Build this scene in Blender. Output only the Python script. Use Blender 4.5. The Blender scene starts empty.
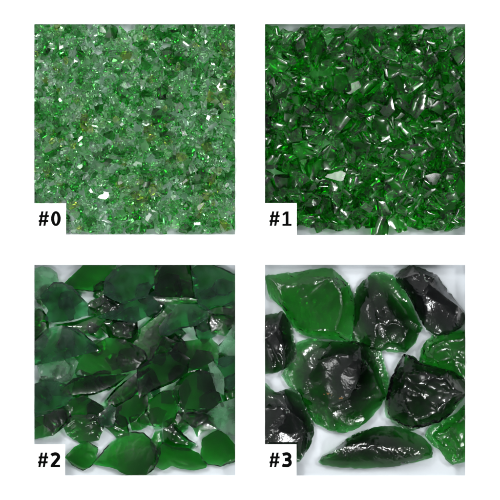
import bpy, bmesh, math, random
import numpy as np
from mathutils import Vector, Matrix, noise
from mathutils.geometry import delaunay_2d_cdt

S = 0.001            # one unit of layout = one millimetre
COL = bpy.context.scene.collection
scene = bpy.context.scene
PI = math.pi

# ------------------------------------------------------------------ tagging
def tag(o, label=None, cat=None, group=None, kind=None):
    if label: o['label'] = label
    if cat: o['category'] = cat
    if group: o['group'] = group
    if kind: o['kind'] = kind
    return o

def link_mesh(name, me, loc=(0, 0, 0), parent=None):
    o = bpy.data.objects.new(name, me)
    COL.objects.link(o)
    o.location = loc
    if parent: o.parent = parent
    return o

# ---------------------------------------------------------------- materials
def new_mat(name):
    m = bpy.data.materials.new(name)
    m.use_nodes = True
    m.node_tree.nodes.clear()
    return m, m.node_tree.nodes, m.node_tree.links

def glass(name, sigma, rough=(0.01, 0.08), bump=0.15, bscale=260.0, dust_sheen=0.03, dust_sheen_col=(.55, .62, .58)):
    """sigma: absorption per millimetre for r, g, b"""
    m, N, L = new_mat(name)
    out = N.new('ShaderNodeOutputMaterial')
    p = N.new('ShaderNodeBsdfPrincipled')
    p.inputs['Base Color'].default_value = (.97, 1, .98, 1)
    p.inputs['Transmission Weight'].default_value = 1
    p.inputs['IOR'].default_value = 1.51
    tc = N.new('ShaderNodeTexCoord')
    n1 = N.new('ShaderNodeTexNoise'); n1.inputs['Scale'].default_value = bscale
    n1.inputs['Detail'].default_value = 4
    n2 = N.new('ShaderNodeTexNoise'); n2.inputs['Scale'].default_value = bscale * .35
    n2.inputs['Detail'].default_value = 5
    L.new(tc.outputs['Object'], n1.inputs['Vector']); L.new(tc.outputs['Object'], n2.inputs['Vector'])
    mr = N.new('ShaderNodeMapRange')
    mr.inputs['From Min'].default_value = .42; mr.inputs['From Max'].default_value = .68
    mr.inputs['To Min'].default_value = rough[0]; mr.inputs['To Max'].default_value = rough[1]
    L.new(n2.outputs['Fac'], mr.inputs['Value']); L.new(mr.outputs['Result'], p.inputs['Roughness'])
    b = N.new('ShaderNodeBump'); b.inputs['Strength'].default_value = bump
    b.inputs['Distance'].default_value = .0006
    L.new(n1.outputs['Fac'], b.inputs['Height']); L.new(b.outputs['Normal'], p.inputs['Normal'])
    surf = p.outputs['BSDF']
    if dust_sheen > 0:  # diffuse mix: grime and milkiness, on pale chips also painted highlights
        d = N.new('ShaderNodeBsdfDiffuse'); d.inputs['Color'].default_value = (*dust_sheen_col, 1)
        mx = N.new('ShaderNodeMixShader')
        mr2 = N.new('ShaderNodeMapRange')
        mr2.inputs['From Min'].default_value = .35; mr2.inputs['From Max'].default_value = .75
        mr2.inputs['To Min'].default_value = dust_sheen * .4; mr2.inputs['To Max'].default_value = dust_sheen * 1.8
        L.new(n2.outputs['Fac'], mr2.inputs['Value']); L.new(mr2.outputs['Result'], mx.inputs['Fac'])
        L.new(surf, mx.inputs[1]); L.new(d.outputs['BSDF'], mx.inputs[2])
        surf = mx.outputs['Shader']
    L.new(surf, out.inputs['Surface'])
    va = N.new('ShaderNodeVolumeAbsorption')
    s = [v / S for v in sigma]; D = max(s)
    va.inputs['Density'].default_value = D
    va.inputs['Color'].default_value = (1 - s[0] / D, 1 - s[1] / D, 1 - s[2] / D, 1)
    L.new(va.outputs['Volume'], out.inputs['Volume'])
    return m

def card(name, col, rough=.7, var=.02, scale=90):
    m, N, L = new_mat(name)
    out = N.new('ShaderNodeOutputMaterial'); p = N.new('ShaderNodeBsdfPrincipled')
    p.inputs['Roughness'].default_value = rough
    p.inputs['Specular IOR Level'].default_value = .25
    tc = N.new('ShaderNodeTexCoord'); n = N.new('ShaderNodeTexNoise')
    n.inputs['Scale'].default_value = scale; n.inputs['Detail'].default_value = 6
    cr = N.new('ShaderNodeValToRGB')
    cr.color_ramp.elements[0].position = .3; cr.color_ramp.elements[1].position = .7
    cr.color_ramp.elements[0].color = (*[c * (1 - var) for c in col], 1)
    cr.color_ramp.elements[1].color = (*[min(1, c * (1 + var)) for c in col], 1)
    L.new(tc.outputs['Object'], n.inputs['Vector']); L.new(n.outputs['Fac'], cr.inputs['Fac'])
    L.new(cr.outputs['Color'], p.inputs['Base Color']); L.new(p.outputs['BSDF'], out.inputs['Surface'])
    return m

M_BOARD = card('white_board', (.955, .955, .955), var=.005)
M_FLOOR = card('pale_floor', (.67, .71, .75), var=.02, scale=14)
M_INK = card('black_ink', (.003, .003, .003), rough=1.0, var=.1)
M_INK.node_tree.nodes['Principled BSDF'].inputs['Specular IOR Level'].default_value = 0

# fine chips
F_WHITE = glass('chip_palest_green', (.045, .010, .036), bump=.05, bscale=300, dust_sheen=.04, dust_sheen_col=(.62, .80, .66))  # mint diffuse share puts pale highlights into the colour
F_CLEAR = glass('chip_clear_green', (.10, .023, .10), bump=.05, bscale=300, dust_sheen=.02, dust_sheen_col=(.5, .75, .56))  # weaker mint share, likewise painting in pale highlights
F_MID = glass('chip_mid_green', (.29, .062, .25), bump=.05, bscale=300, dust_sheen=.01)
F_DARK = glass('chip_dark_green', (.52, .108, .46), bump=.05, bscale=300, dust_sheen=.01)
F_OLIVE = glass('chip_olive', (.09, .055, .30), bump=.05, bscale=300, dust_sheen=.03)
# small pieces
P_MID = glass('piece_green', (.56, .078, .54), bump=.03, bscale=200, dust_sheen=.003)
P_DARK = glass('piece_dark_green', (.82, .13, .79), bump=.03, bscale=200, dust_sheen=.003)
P_PALE = glass('piece_pale_green', (.24, .045, .23), bump=.03, bscale=200, dust_sheen=.02)
# flat shards
S_PALE = glass('shard_pale', (.17, .050, .13), rough=(.16, .4), bump=.06, dust_sheen=.15, dust_sheen_col=(.26, .46, .33))
S_MID = glass('shard_mid', (.54, .135, .37), rough=(.03, .16), bump=.05, dust_sheen=.06, dust_sheen_col=(.12, .34, .22))
S_BRIGHT = glass('shard_bright', (.64, .118, .50), rough=(.01, .10), bump=.05, dust_sheen=.015, dust_sheen_col=(.12, .34, .18))
S_DARK = glass('shard_dark', (.70, .16, .55), rough=(.0, .07), bump=.05, dust_sheen=.015, dust_sheen_col=(.14, .27, .21))
# large chunks
C_BRIGHT = glass('chunk_bright', (.31, .066, .265), rough=(.03, .08), bump=.03, bscale=120, dust_sheen=.008)
C_DARK = glass('chunk_dark', (.35, .112, .32), rough=(.05, .11), bump=.03, bscale=120, dust_sheen=.006, dust_sheen_col=(.3, .34, .36))
C_BLACK = glass('chunk_black', (.38, .16, .345), rough=(.06, .14), bump=.03, bscale=120, dust_sheen=.01, dust_sheen_col=(.3, .33, .37))
CHIPPED = glass('chipped_edge', (.08, .025, .07), rough=(.3, .5), bump=.4, bscale=500, dust_sheen=.25, dust_sheen_col=(.60, .72, .64))
RUST = card('rust_specks', (.15, .085, .03), var=.5, scale=900)

# ------------------------------------------------------------------- layout
PANELS = [(34.3, 24.1, 235.1, 234.6), (265.0, 24.0, 465.2, 235.0),
          (34.3, 264.9, 235.2, 475.4), (265.0, 264.8, 465.2, 475.5)]
DEPTH = [8.5, 15.0, 13.5, 12.0]

def W(px, py, z=0.0):
    return Vector(((px - 250) * S, (250 - py) * S, z * S))

def board():
    xs = sorted({-30., 530.} | {p[0] for p in PANELS} | {p[2] for p in PANELS})
    ys = sorted({-30., 530.} | {p[1] for p in PANELS} | {p[3] for p in PANELS})
    bm = bmesh.new(); V = {}
    def v(x, y, z):
        k = (round(x, 3), round(y, 3), round(z, 3))
        if k not in V: V[k] = bm.verts.new(W(x, y, z))
        return V[k]
    for i in range(len(xs) - 1):
        for j in range(len(ys) - 1):
            cx, cy = (xs[i] + xs[i + 1]) / 2, (ys[j] + ys[j + 1]) / 2
            if any(p[0] < cx < p[2] and p[1] < cy < p[3] for p in PANELS): continue
            bm.faces.new([v(xs[i], ys[j + 1], 0), v(xs[i + 1], ys[j + 1], 0), v(xs[i + 1], ys[j], 0), v(xs[i], ys[j], 0)])
    B = -32.
    for p in PANELS:
        c = [(p[0], p[1]), (p[2], p[1]), (p[2], p[3]), (p[0], p[3])]
        for k in range(4):
            a, b = c[k], c[(k + 1) % 4]
            mx_, my_ = (p[0] + p[2]) / 2, (p[1] + p[3]) / 2           # the walls of a well lean back a little
            u_ = lambda q_: (q_[0] + math.copysign(2.5, q_[0] - mx_), q_[1] + math.copysign(2.5, q_[1] - my_))
            aa = [bm.verts.new(W(*a, 0)), bm.verts.new(W(*b, 0)), bm.verts.new(W(*u_(b), B)), bm.verts.new(W(*u_(a), B))]
            bm.faces.new(aa)
    c = [(-30, -30), (530, -30), (530, 530), (-30, 530)]
    for k in range(4):
        a, b = c[k], c[(k + 1) % 4]
        bm.faces.new([bm.verts.new(W(*a, 0)), bm.verts.new(W(*a, B)), bm.verts.new(W(*b, B)), bm.verts.new(W(*b, 0))])
    bmesh.ops.remove_doubles(bm, verts=bm.verts[:], dist=1e-6)
    me = bpy.data.meshes.new('board'); bm.to_mesh(me); bm.free(); me.materials.append(M_BOARD)
    o = link_mesh('board', me); tag(o, kind='structure')
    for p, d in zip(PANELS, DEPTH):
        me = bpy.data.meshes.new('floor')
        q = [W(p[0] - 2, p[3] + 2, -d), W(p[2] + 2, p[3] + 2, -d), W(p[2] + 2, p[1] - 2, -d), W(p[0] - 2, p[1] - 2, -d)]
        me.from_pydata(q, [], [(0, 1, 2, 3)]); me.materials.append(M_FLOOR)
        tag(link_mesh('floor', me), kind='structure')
    me = bpy.data.meshes.new('table')
    q = [W(-600, 1100, -32.5), W(1100, 1100, -32.5), W(1100, -600, -32.5), W(-600, -600, -32.5)]
    me.from_pydata(q, [], [(0, 1, 2, 3)]); me.materials.append(M_BOARD)
    tag(link_mesh('table', me), kind='structure')
board()

# -------------------------------------------------------------- label cards
def poly_bezier(pts, n=8):
    return pts
def arc(cx, cy, rx, ry, a0, a1, n=20):
    return [(cx + rx * math.cos(math.radians(a0 + (a1 - a0) * i / n)), cy - ry * math.sin(math.radians(a0 + (a1 - a0) * i / n))) for i in range(n + 1)]
def ribbon(path, w):
    """a stroke of width w along a 2D path -> polygon"""
    L, R = [], []
    n = len(path)
    for i in range(n):
        a = path[max(0, i - 1)]; b = path[min(n - 1, i + 1)]
        dx, dy = b[0] - a[0], b[1] - a[1]; l = math.hypot(dx, dy) or 1
        ww = w[i] if isinstance(w, list) else w
        nx, ny = -dy / l * ww / 2, dx / l * ww / 2
        L.append((path[i][0] + nx, path[i][1] + ny)); R.append((path[i][0] - nx, path[i][1] - ny))
    return [('strip', L, R)]
# glyph box: x 0..10, y 0 (top) .. 14.6 (baseline)
def glyph(ch):
    if ch == '#':
        sl = 2.0
        g = []
        for x in (3.1, 7.5):
            g.append(('poly', [(x - 1.15 + .9, 0), (x + 1.15 + .9, 0), (x + 1.15 - 1.5, 14.6), (x - 1.15 - 1.5, 14.6)]))
        g.append(('poly', [(.9, 3.8), (10.6, 3.8), (10.4, 5.95), (.7, 5.95)]))
        g.append(('poly', [(.3, 8.75), (10.0, 8.75), (9.8, 10.9), (.1, 10.9)]))
        return g
    if ch == '0':
        o = arc(5, 7.3, 5.0, 7.5, 90, 450, 48); i = arc(5, 7.3, 1.55, 4.95, 90, 450, 48)
        return [('strip', o, i)]
    if ch == '1':
        return [('poly', [(3.9, 0.1), (6.9, 0.1), (6.9, 12.6), (3.9, 12.6)]), ('poly', [(.6, 12.55), (10.0, 12.55), (10.0, 14.6), (.6, 14.6)]),
                ('poly', [(3.95, .1), (3.95, 3.0), (1.3, 4.5), (.5, 2.6), (3.5, .5)])]
    if ch == '2':
        p = [(1.0, 2.9)] + [(1.9, 2.1)] + arc(5.0, 4.4, 3.4, 3.05, 115, -20, 18) + [(7.0, 7.0), (5.2, 9.2), (3.4, 11.2), (1.8, 12.9)]
        return ribbon(p, 3.4) + [('poly', [(.2, 12.2), (10.0, 12.2), (10.0, 14.6), (.2, 14.6)])]
    if ch == '3':
        p1 = [(.9, 2.3), (2.0, 1.8)] + arc(4.9, 4.0, 3.3, 2.75, 105, -75, 18) + [(5.0, 6.85), (3.2, 6.95)]
        p2 = [(3.2, 7.0), (5.0, 7.05)] + arc(5.0, 10.1, 3.6, 3.1, 78, -105, 20) + [(2.2, 13.0), (.5, 12.4)]
        return ribbon(p1, 3.3) + ribbon(p2, 3.4)

def label_card(text, x0, y0, x1, y1, gx, gy, label):
    root_bm = bmesh.new()
    bmesh.ops.create_cube(root_bm, size=1)
    for v in root_bm.verts:
        x = x0 if v.co.x < 0 else x1; y = y1 if v.co.y < 0 else y0; z = .05 if v.co.z < 0 else .25
        v.co = W(x, y, z) - W((x0 + x1) / 2, (y0 + y1) / 2, .05)
    bmesh.ops.recalc_face_normals(root_bm, faces=root_bm.faces)
    me = bpy.data.meshes.new('label_card'); root_bm.to_mesh(me); root_bm.free(); me.materials.append(M_BOARD)
    org = W((x0 + x1) / 2, (y0 + y1) / 2, .05)
    o = tag(link_mesh('label_card', me, org), label, 'label card')
    for k, (ch, ox, sx) in enumerate(((text[0], gx, 1.0), (text[1], gx + 12.6, .98))):
        bm = bmesh.new(); lay = 0
        for item in glyph(ch):
            z = .26 + .02 * lay; lay += 1
            P = lambda q: bm.verts.new(W(ox + q[0] * sx, gy + q[1], z) - org)
            if item[0] == 'poly':
                bm.faces.new([P(q) for q in item[1]])
            else:
                A = [P(q) for q in item[1]]; B = [P(q) for q in item[2]]
                for i in range(len(A) - 1):
                    try: bm.faces.new([A[i], A[i + 1], B[i + 1], B[i]])
                    except ValueError: pass
        for f in bm.faces:
            f.normal_update()
            if f.normal.z < 0: f.normal_flip()
        me = bpy.data.meshes.new('character'); bm.to_mesh(me); bm.free(); me.materials.append(M_INK)
        link_mesh('hash_symbol' if ch == '#' else 'numeral', me, (0, 0, 0), o)

label_card('#0', 31.5, 203.3, 66.0, 237.5, 38.4, 211.3, 'white label card reading #0 over the corner of the finest pale green chips')
label_card('#1', 262.2, 203.2, 296.7, 238.0, 269.2, 211.3, 'white label card reading #1 over the corner of the small deep green pieces')
label_card('#2', 31.5, 444.2, 65.1, 478.5, 37.8, 452.5, 'white label card reading #2 over the corner of the flat green shards')
label_card('#3', 262.2, 444.2, 296.5, 478.5, 269.2, 452.5, 'white label card reading #3 over the corner of the large dark chunks')

# ----------------------------------------------------- generic shard engine
def seg_dist(P, A, B):
    """P (n,2); A,B (m,2) -> min distance"""
    d = np.full(len(P), 1e9)
    for a, b in zip(A, B):
        ab = b - a; l2 = max(ab @ ab, 1e-9)
        t = np.clip(((P - a) @ ab) / l2, 0, 1)
        d = np.minimum(d, np.hypot(*(P - a - t[:, None] * ab).T))
    return d

def densify(p, step, closed, jit, rnd):
    out = []; n = len(p)
    for i in range(n if closed else n - 1):
        a, b = p[i], p[(i + 1) % n]
        l = math.hypot(b[0] - a[0], b[1] - a[1]); k = max(1, int(l / step))
        ph = rnd.random() * 100
        for j in range(k):
            t = j / k; w = math.sin(PI * t)
            off = jit * w * (noise.noise((ph + t * l * .22, 3.1, 0)) * 1.6 + noise.noise((ph + t * l * .7, 7.7, 0)) * .7)
            nx, ny = -(b[1] - a[1]) / l, (b[0] - a[0]) / l
            out.append([a[0] + (b[0] - a[0]) * t + nx * off, a[1] + (b[1] - a[1]) * t + ny * off, a[2] + (b[2] - a[2]) * t])
    if not closed: out.append(list(p[-1]))
    return out

def inside(P, poly):
    x, y = P[:, 0], P[:, 1]; c = np.zeros(len(P), bool); n = len(poly)
    for i in range(n):
        x0, y0 = poly[i][:2]; x1, y1 = poly[(i + 1) % n][:2]
        cond = ((y0 > y) != (y1 > y))
        with np.errstate(divide='ignore', invalid='ignore'):
            c ^= cond & (x < (x1 - x0) * (y - y0) / (y1 - y0 + 1e-12) + x0)
    return c

def shard(outline, ridges, rim, seed, step=1.0, scoop=1.0, ripple=.25, lam=4.5, rough=.12, under=4.0, underw=7.0,
          facets=(), jit=.8, bottom_rough=.5, chip=.8, rust=(), scar=None, hackle=0.0):
    """outline: traced points (x, y[, z]); ridges: polylines of (x, y, z).  Returns verts (n,3), faces; y runs down, z up."""
    rnd = random.Random(seed)
    out = [(p[0], p[1], p[2] if len(p) > 2 else rim * rnd.uniform(.75, 1.2)) for p in outline]
    # orient and densify the rim and the ridges
    O = densify(out, step * 1.15, True, jit, rnd)
    R = [densify([tuple(q) for q in r], step * 1.15, False, jit * .7, rnd) for r in ridges]
    cv = [Vector(p[:2]) for p in O]; cz = [p[2] for p in O]; ce = []
    n0 = len(O)
    seg = [(i, (i + 1) % n0) for i in range(n0)]
    for r in R:
        b = len(cv); cv += [Vector(p[:2]) for p in r]; cz += [p[2] for p in r]
        ce += [(b + i, b + i + 1) for i in range(len(r) - 1)]
    # interior jittered grid
    A = np.array([p[:2] for p in O]); mn, mx = A.min(0), A.max(0)
    gx = np.arange(mn[0], mx[0], step); gy = np.arange(mn[1], mx[1], step * .87)
    G = np.array([(x + (step / 2 if j % 2 else 0), y) for j, y in enumerate(gy) for x in gx])
    rs = np.random.RandomState(seed); G = G + rs.uniform(-.22, .22, G.shape) * step
    G = G[inside(G, O)]
    allsegA = np.array([cv[a] for a, b in seg + ce]); allsegB = np.array([cv[b] for a, b in seg + ce])
    G = G[seg_dist(G, allsegA, allsegB) > step * .6]
    nb = len(cv)
    verts = cv + [Vector(g) for g in G]
    vo, eo, fo, ov, oe, of = delaunay_2d_cdt(verts, ce, [list(range(n0))], 1, 1e-4)
    P = np.array([(v[0], v[1]) for v in vo]); n = len(P)
    z = np.full(n, np.nan); fixed = np.zeros(n, bool)
    for i, ids in enumerate(ov):
        k = [q for q in ids if q < nb]
        if k: z[i] = max(cz[q] for q in k); fixed[i] = True
    # boundary verts created by crossings
    F = np.array(fo)
    E = np.unique(np.sort(np.concatenate([F[:, [0, 1]], F[:, [1, 2]], F[:, [2, 0]]]), 1), axis=0)
    cons = {}
    for e, ids in zip(eo, oe):
        if ids: cons[(min(e), max(e))] = 1
    for e in cons:
        for q in e: fixed[q] = fixed[q] or not np.isnan(z[q])
    z0 = np.nanmean(z); free = ~fixed
    # start from nearest fixed height, then relax to a membrane
    fx = np.where(fixed)[0]
    for i in np.where(free)[0]:
        d = ((P[fx] - P[i]) ** 2).sum(1); k = np.argpartition(d, min(5, len(d) - 1))[:6]
        w = 1 / (d[k] + .5); z[i] = (z[fx[k]] * w).sum() / w.sum()
    deg = np.bincount(E.ravel(), minlength=n).astype(float)
    for _ in range(220):
        s = np.bincount(E[:, 0], z[E[:, 1]], n) + np.bincount(E[:, 1], z[E[:, 0]], n)
        zn = s / np.maximum(deg, 1); z[free] = zn[free]
    # facet ids: flood triangles without crossing constraints
    nt = len(F); par = list(range(nt))
    def find(a):
        while par[a] != a: par[a] = par[par[a]]; a = par[a]
        return a
    em = {}
    for t, f in enumerate(F):
        for a, b in ((f[0], f[1]), (f[1], f[2]), (f[2], f[0])):
            k = (min(a, b), max(a, b))
            if k in em:
                if k not in cons: par[find(t)] = find(em[k])
            else: em[k] = t
    fid = np.zeros(n, int)
    tid = np.array([find(t) for t in range(nt)])
    for t in range(nt): fid[F[t]] = tid[t]
    d = seg_dist(P, allsegA, allsegB)
    zt = z.copy()
    ov_par = {}
    for fx_, fy_, par_ in facets:
        k = np.argmin(np.where(fixed, 1e9, ((P - np.array((fx_, fy_))) ** 2).sum(1))); ov_par[fid[k]] = par_
    for f in np.unique(tid):
        idx = np.where((fid == f) & free)[0]
        if len(idx) == 0: continue
        pr = dict(scoop=scoop * rnd.uniform(-.35, 1.2), ripple=ripple * rnd.uniform(.2, 1.4), lam=lam * rnd.uniform(.7, 1.4), rough=rough, o=None, scar=scar, hackle=hackle)
        pr.update(ov_par.get(f, {}))
        dm = max(d[idx].max(), 1e-3); u = d[idx] / dm
        zt[idx] -= pr['scoop'] * (1 - (1 - u) ** 2) * min(1, dm / 8)
        o = pr['o'] or P[rnd.choice(list(idx))] + 30 * np.array((math.cos(seed * 1.3 + f), math.sin(seed * 1.3 + f)))
        q = P[idx] - np.array(o); r = np.hypot(*q.T)
        wob = np.array([noise.noise((p[0] * .09, p[1] * .09, seed * 1.7)) for p in P[idx]])
        ph = 2 * PI * (r / pr['lam'] + wob * .9)
        fade = np.clip(d[idx] / 3.0, 0, 1)
        amp = np.clip(.45 + np.array([noise.noise((p[0] * .06 + 9, p[1] * .06, seed * 2.3)) for p in P[idx]]) * 1.4, 0, 1.2)
        zt[idx] += pr['ripple'] * fade * amp * (np.sin(ph) + .35 * np.sin(2.1 * ph))
        if pr['scar']:
            sp, cc = pr['scar']
            Q = P[idx] + 1.3 * np.array([(noise.noise((p[0] * .12, p[1] * .12, seed * .19)), noise.noise((p[0] * .12, p[1] * .12, seed * .19 + 50))) for p in P[idx]])
            an = rnd.uniform(0, PI); ca, sa = math.cos(an), math.sin(an); st = rnd.uniform(1.1, 1.9)
            Q = np.c_[(Q[:, 0] * ca + Q[:, 1] * sa) / st, -Q[:, 0] * sa + Q[:, 1] * ca]
            lo_, hi_ = Q.min(0) - sp, Q.max(0) + sp
            ns = max(4, int((hi_[0] - lo_[0]) * (hi_[1] - lo_[1]) / (sp * sp)))
            sd = np.array([(rnd.uniform(lo_[0], hi_[0]), rnd.uniform(lo_[1], hi_[1])) for _ in range(ns)])
            hh = np.array([rnd.uniform(-.3, .3) * cc * sp * sp for _ in sd])
            D2 = ((Q[:, None, :] - sd[None]) ** 2).sum(2); pw = cc * D2 + hh; kk = pw.argmin(1); so = pw.min(1)
            rr_ = np.sqrt(D2[np.arange(len(Q)), kk])
            so = np.minimum(so, cc * sp * sp * .7) - (cc * sp * sp * .3) + pr['hackle'] * np.sin(2 * PI * rr_ / 1.9 + kk)
            zt[idx] += so * np.clip(d[idx] / 2.2, 0, 1)
        if pr['rough']:
            nz = np.array([noise.noise((p[0] * .17, p[1] * .17, seed * .37)) + .55 * noise.noise((p[0] * .42, p[1] * .42, seed * .91)) for p in P[idx]])
            zt[idx] += pr['rough'] * nz * np.clip(d[idx] / 2, 0.25, 1)
    # underside
    db = seg_dist(P, np.array([cv[a] for a, b in seg]), np.array([cv[b] for a, b in seg]))
    t = np.clip(db / underw, 0, 1); zb = under * (1 - t) ** 1.5
    nb_ = np.array([noise.noise((p[0] * .12, p[1] * .12, seed * .53 + 40)) + .5 * abs(noise.noise((p[0] * .3, p[1] * .3, seed * .53 + 80))) for p in P])
    zb = zb + bottom_rough * (nb_ + .8) * np.clip(db / 4, 0, 1)
    zb = np.minimum(zb, zt - .5)
    zb -= zb.min()
    V = np.concatenate([np.c_[P, zt], np.c_[P, zb]])
    # faces: y is down, so reverse when needed
    a, b, c = P[F[0, 0]], P[F[0, 1]], P[F[0, 2]]
    cw = ((b - a)[0] * (c - a)[1] - (b - a)[1] * (c - a)[0]) > 0
    Ft = F[:, ::-1] if cw else F
    faces = [tuple(map(int, f)) for f in Ft] + [tuple(int(q) + n for q in f[::-1]) for f in Ft]
    cnt = {}
    for f in Ft:
        for x, y in ((f[0], f[1]), (f[1], f[2]), (f[2], f[0])):
            cnt[(int(x), int(y))] = 1
    for (x, y) in list(cnt):
        if (y, x) not in cnt: faces.append((y, x, x + n, y + n))
    sharp = [(int(a_), int(b_)) for a_, b_ in cons]
    # faces along the broken edges that read as frosted chips
    db0 = db; isr = np.zeros(n, bool)
    for a_, b_ in cons: isr[a_] = isr[b_] = True
    mi = []
    for f in Ft:
        m_ = 0
        if isr[f].any():
            cx, cy = P[f].mean(0); lim = chip
            if noise.noise((cx * .08, cy * .08, seed * .77)) + .7 * noise.noise((cx * .55, cy * .55, seed * .31)) > lim: m_ = 1
        for rx, ry, rr, ra in rust:
            cx, cy = P[f].mean(0); e_ = math.hypot((cx - rx) / ra, cy - ry) / rr
            if e_ < 1 and noise.noise((cx * .5, cy * .8, 5.5)) > -.1 + e_ * .6: m_ = 2
        mi.append(m_)
    return V, faces, mi

def finish(name, V, faces, mat, panel, floor_z, sharp_deg=24, mi=None):
    """V in layout px (y down) with z relative to the tray top; trims at the well's walls, sets the origin at the base."""
    p = PANELS[panel]; e = .25
    bm = bmesh.new()
    vs = [bm.verts.new((v[0], -v[1], v[2])) for v in V]
    for k, f in enumerate(faces):
        try:
            nf = bm.faces.new([vs[i] for i in f])
            if mi and k < len(mi): nf.material_index = mi[k]
        except ValueError: pass
    for co, no, test in (((p[0] + e, 0, 0), (-1, 0, 0), V[:, 0].min() < p[0] + e), ((p[2] - e, 0, 0), (1, 0, 0), V[:, 0].max() > p[2] - e),
                         ((0, -p[1] - e, 0), (0, 1, 0), V[:, 1].min() < p[1] + e), ((0, -p[3] + e, 0), (0, -1, 0), V[:, 1].max() > p[3] - e)):
        if not test: continue
        r = bmesh.ops.bisect_plane(bm, geom=bm.verts[:] + bm.edges[:] + bm.faces[:], dist=1e-5, plane_co=co, plane_no=no, clear_outer=True)
        ed = [g for g in r['geom_cut'] if isinstance(g, bmesh.types.BMEdge) and g.is_valid]
        if ed: bmesh.ops.holes_fill(bm, edges=ed, sides=0)
    if len(bm.faces) < 4: bm.free(); return None
    bmesh.ops.recalc_face_normals(bm, faces=bm.faces)
    cs = np.array([v.co[:] for v in bm.verts]); lo, hi = cs.min(0), cs.max(0)
    org = Vector(((lo[0] + hi[0]) / 2, (lo[1] + hi[1]) / 2, lo[2]))
    for v in bm.verts: v.co = (v.co - org) * S
    me = bpy.data.meshes.new(name); bm.to_mesh(me); bm.free()
    me.materials.append(mat)
    if mi: me.materials.append(CHIPPED); me.materials.append(RUST)
    me.polygons.foreach_set('use_smooth', [True] * len(me.polygons))
    me.set_sharp_from_angle(angle=math.radians(sharp_deg))
    o = link_mesh(name, me, ((org.x - 250) * S, (250 + org.y) * S, org.z * S))
    return o

# ================================================================== sample 3
def zz(ox, oy, s, pts):
    return [(ox + q[0] * s, oy + q[1] * s) + tuple(q[2:]) for q in pts]
OV = lambda *p: zz(255, 255, .46, p)
Z1 = lambda *p: zz(260, 260, .22, p)
Z2 = lambda *p: zz(360, 260, .22, p)
Z3 = lambda *p: zz(260, 370, .22, p)
Z4 = lambda *p: zz(360, 370, .22, p)
Z5 = lambda *p: zz(315, 310, .22, p)

CH = []
def chunk(label, mat, outline, ridges, **k):
    i = len(CH)
    kw = dict(rim=5, seed=300 + i, step=.78, scoop=1.4, ripple=.05, lam=7.5, rough=.015, scar=(20, .009), hackle=0, under=2.2, underw=7, jit=1.1, bottom_rough=.9)
    kw.update(k)
    base = kw.pop('base', 0)
    cx, cy = np.array([p[:2] for p in outline]).mean(0); g = 1.03
    G_ = lambda p: (cx + (p[0] - cx) * g, cy + (p[1] - cy) * g) + tuple(p[2:])
    kw['facets'] = [G_(f[:2]) + (f[-1],) for f in kw.get('facets', ())]
    V, F, sh = shard([G_(p) for p in outline], [[G_(p) for p in r] for r in ridges], **kw)
    V[:, 2] += base - DEPTH[3]
    zone = (V[:, 0] < 298) & (V[:, 1] > 442.5)       # stays below the label card that covers this corner
    V[zone, 2] = np.minimum(V[zone, 2], -.35 - .02 * np.abs(V[zone, 0] - 280))
    o = finish('glass_chunk', V, F, mat, 3, -DEPTH[3], 17, sh)
    tag(o, label, 'glass chunk', 'large glass chunks of sample 3'); CH.append(o)

GL = Z2
# bright green, upper left
chunk('large bright green chunk with pale scratches, in the upper left corner of panel #3', C_BRIGHT,
      Z1((26, 78), (60, 70), (110, 64), (180, 58), (250, 46), (300, 40), (328, 42), (350, 62), (385, 95), (405, 120), (420, 160), (432, 200), (437, 260),
         (430, 300), (432, 345), (400, 368), (330, 360), (290, 355), (240, 350), (190, 335), (155, 310), (130, 260), (115, 232), (80, 195), (50, 175), (38, 120)),
      [Z1((60, 95, 13), (120, 120, 16), (220, 110, 17), (300, 92, 18), (335, 100, 18), (365, 150, 18), (375, 205, 17), (360, 270, 16), (340, 320, 13), (250, 318, 12), (180, 290, 13), (145, 225, 14), (110, 190, 13), (60, 95, 13)),
       Z1((328, 44, 8), (335, 100, 18)), Z1((375, 205, 17), (432, 200, 8)), Z1((205, 130, 16.5), (268, 92, 17.5)), Z1((218, 165, 16), (306, 94, 18)),
       Z1((340, 320, 13), (400, 366, 7)), Z1((40, 85, 8), (60, 95, 13))],
      scar=(12, .011), bottom_rough=1.6, facets=[(*Z1((230, 200))[0][:2], dict(scar=(24, .004), ripple=.06, scoop=1.0))])
# left edge, upper
chunk('small dark faceted chunk cut by the left edge of panel #3', C_BLACK,
      OV((0, 140), (22, 133), (45, 128), (60, 124), (72, 142), (80, 165), (90, 205), (90, 228), (62, 248), (40, 256), (0, 258)),
      [OV((0, 195, 16), (22, 178, 17), (50, 158, 20), (62, 195, 18), (66, 225, 14), (62, 247, 8)), OV((50, 158, 20), (60, 125, 8)), OV((22, 178, 17), (38, 225, 15), (40, 255, 8))],
      ripple=.15, lam=4.5, scoop=2.0)
# left edge, lower
chunk('rounded dark chunk with a pale crack line, behind the #3 label card', C_BLACK,
      Z3((-30, 55), (30, 65), (70, 105), (110, 95), (150, 86), (180, 105), (200, 140), (220, 190), (240, 240), (243, 290), (225, 345), (190, 400), (150, 430), (60, 480), (-30, 480)),
      [Z3((-30, 345, 9), (22, 330, 10), (40, 320, 11.5), (80, 265, 18), (115, 222, 20), (126, 180, 20), (106, 112, 12)), Z3((-30, 165, 14), (22, 165, 15), (100, 172, 18), (126, 180, 20)),
       Z3((126, 180, 20), (190, 230, 18), (205, 300, 15), (190, 398, 8))],
      scar=(20, .009), scoop=1.0)
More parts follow.
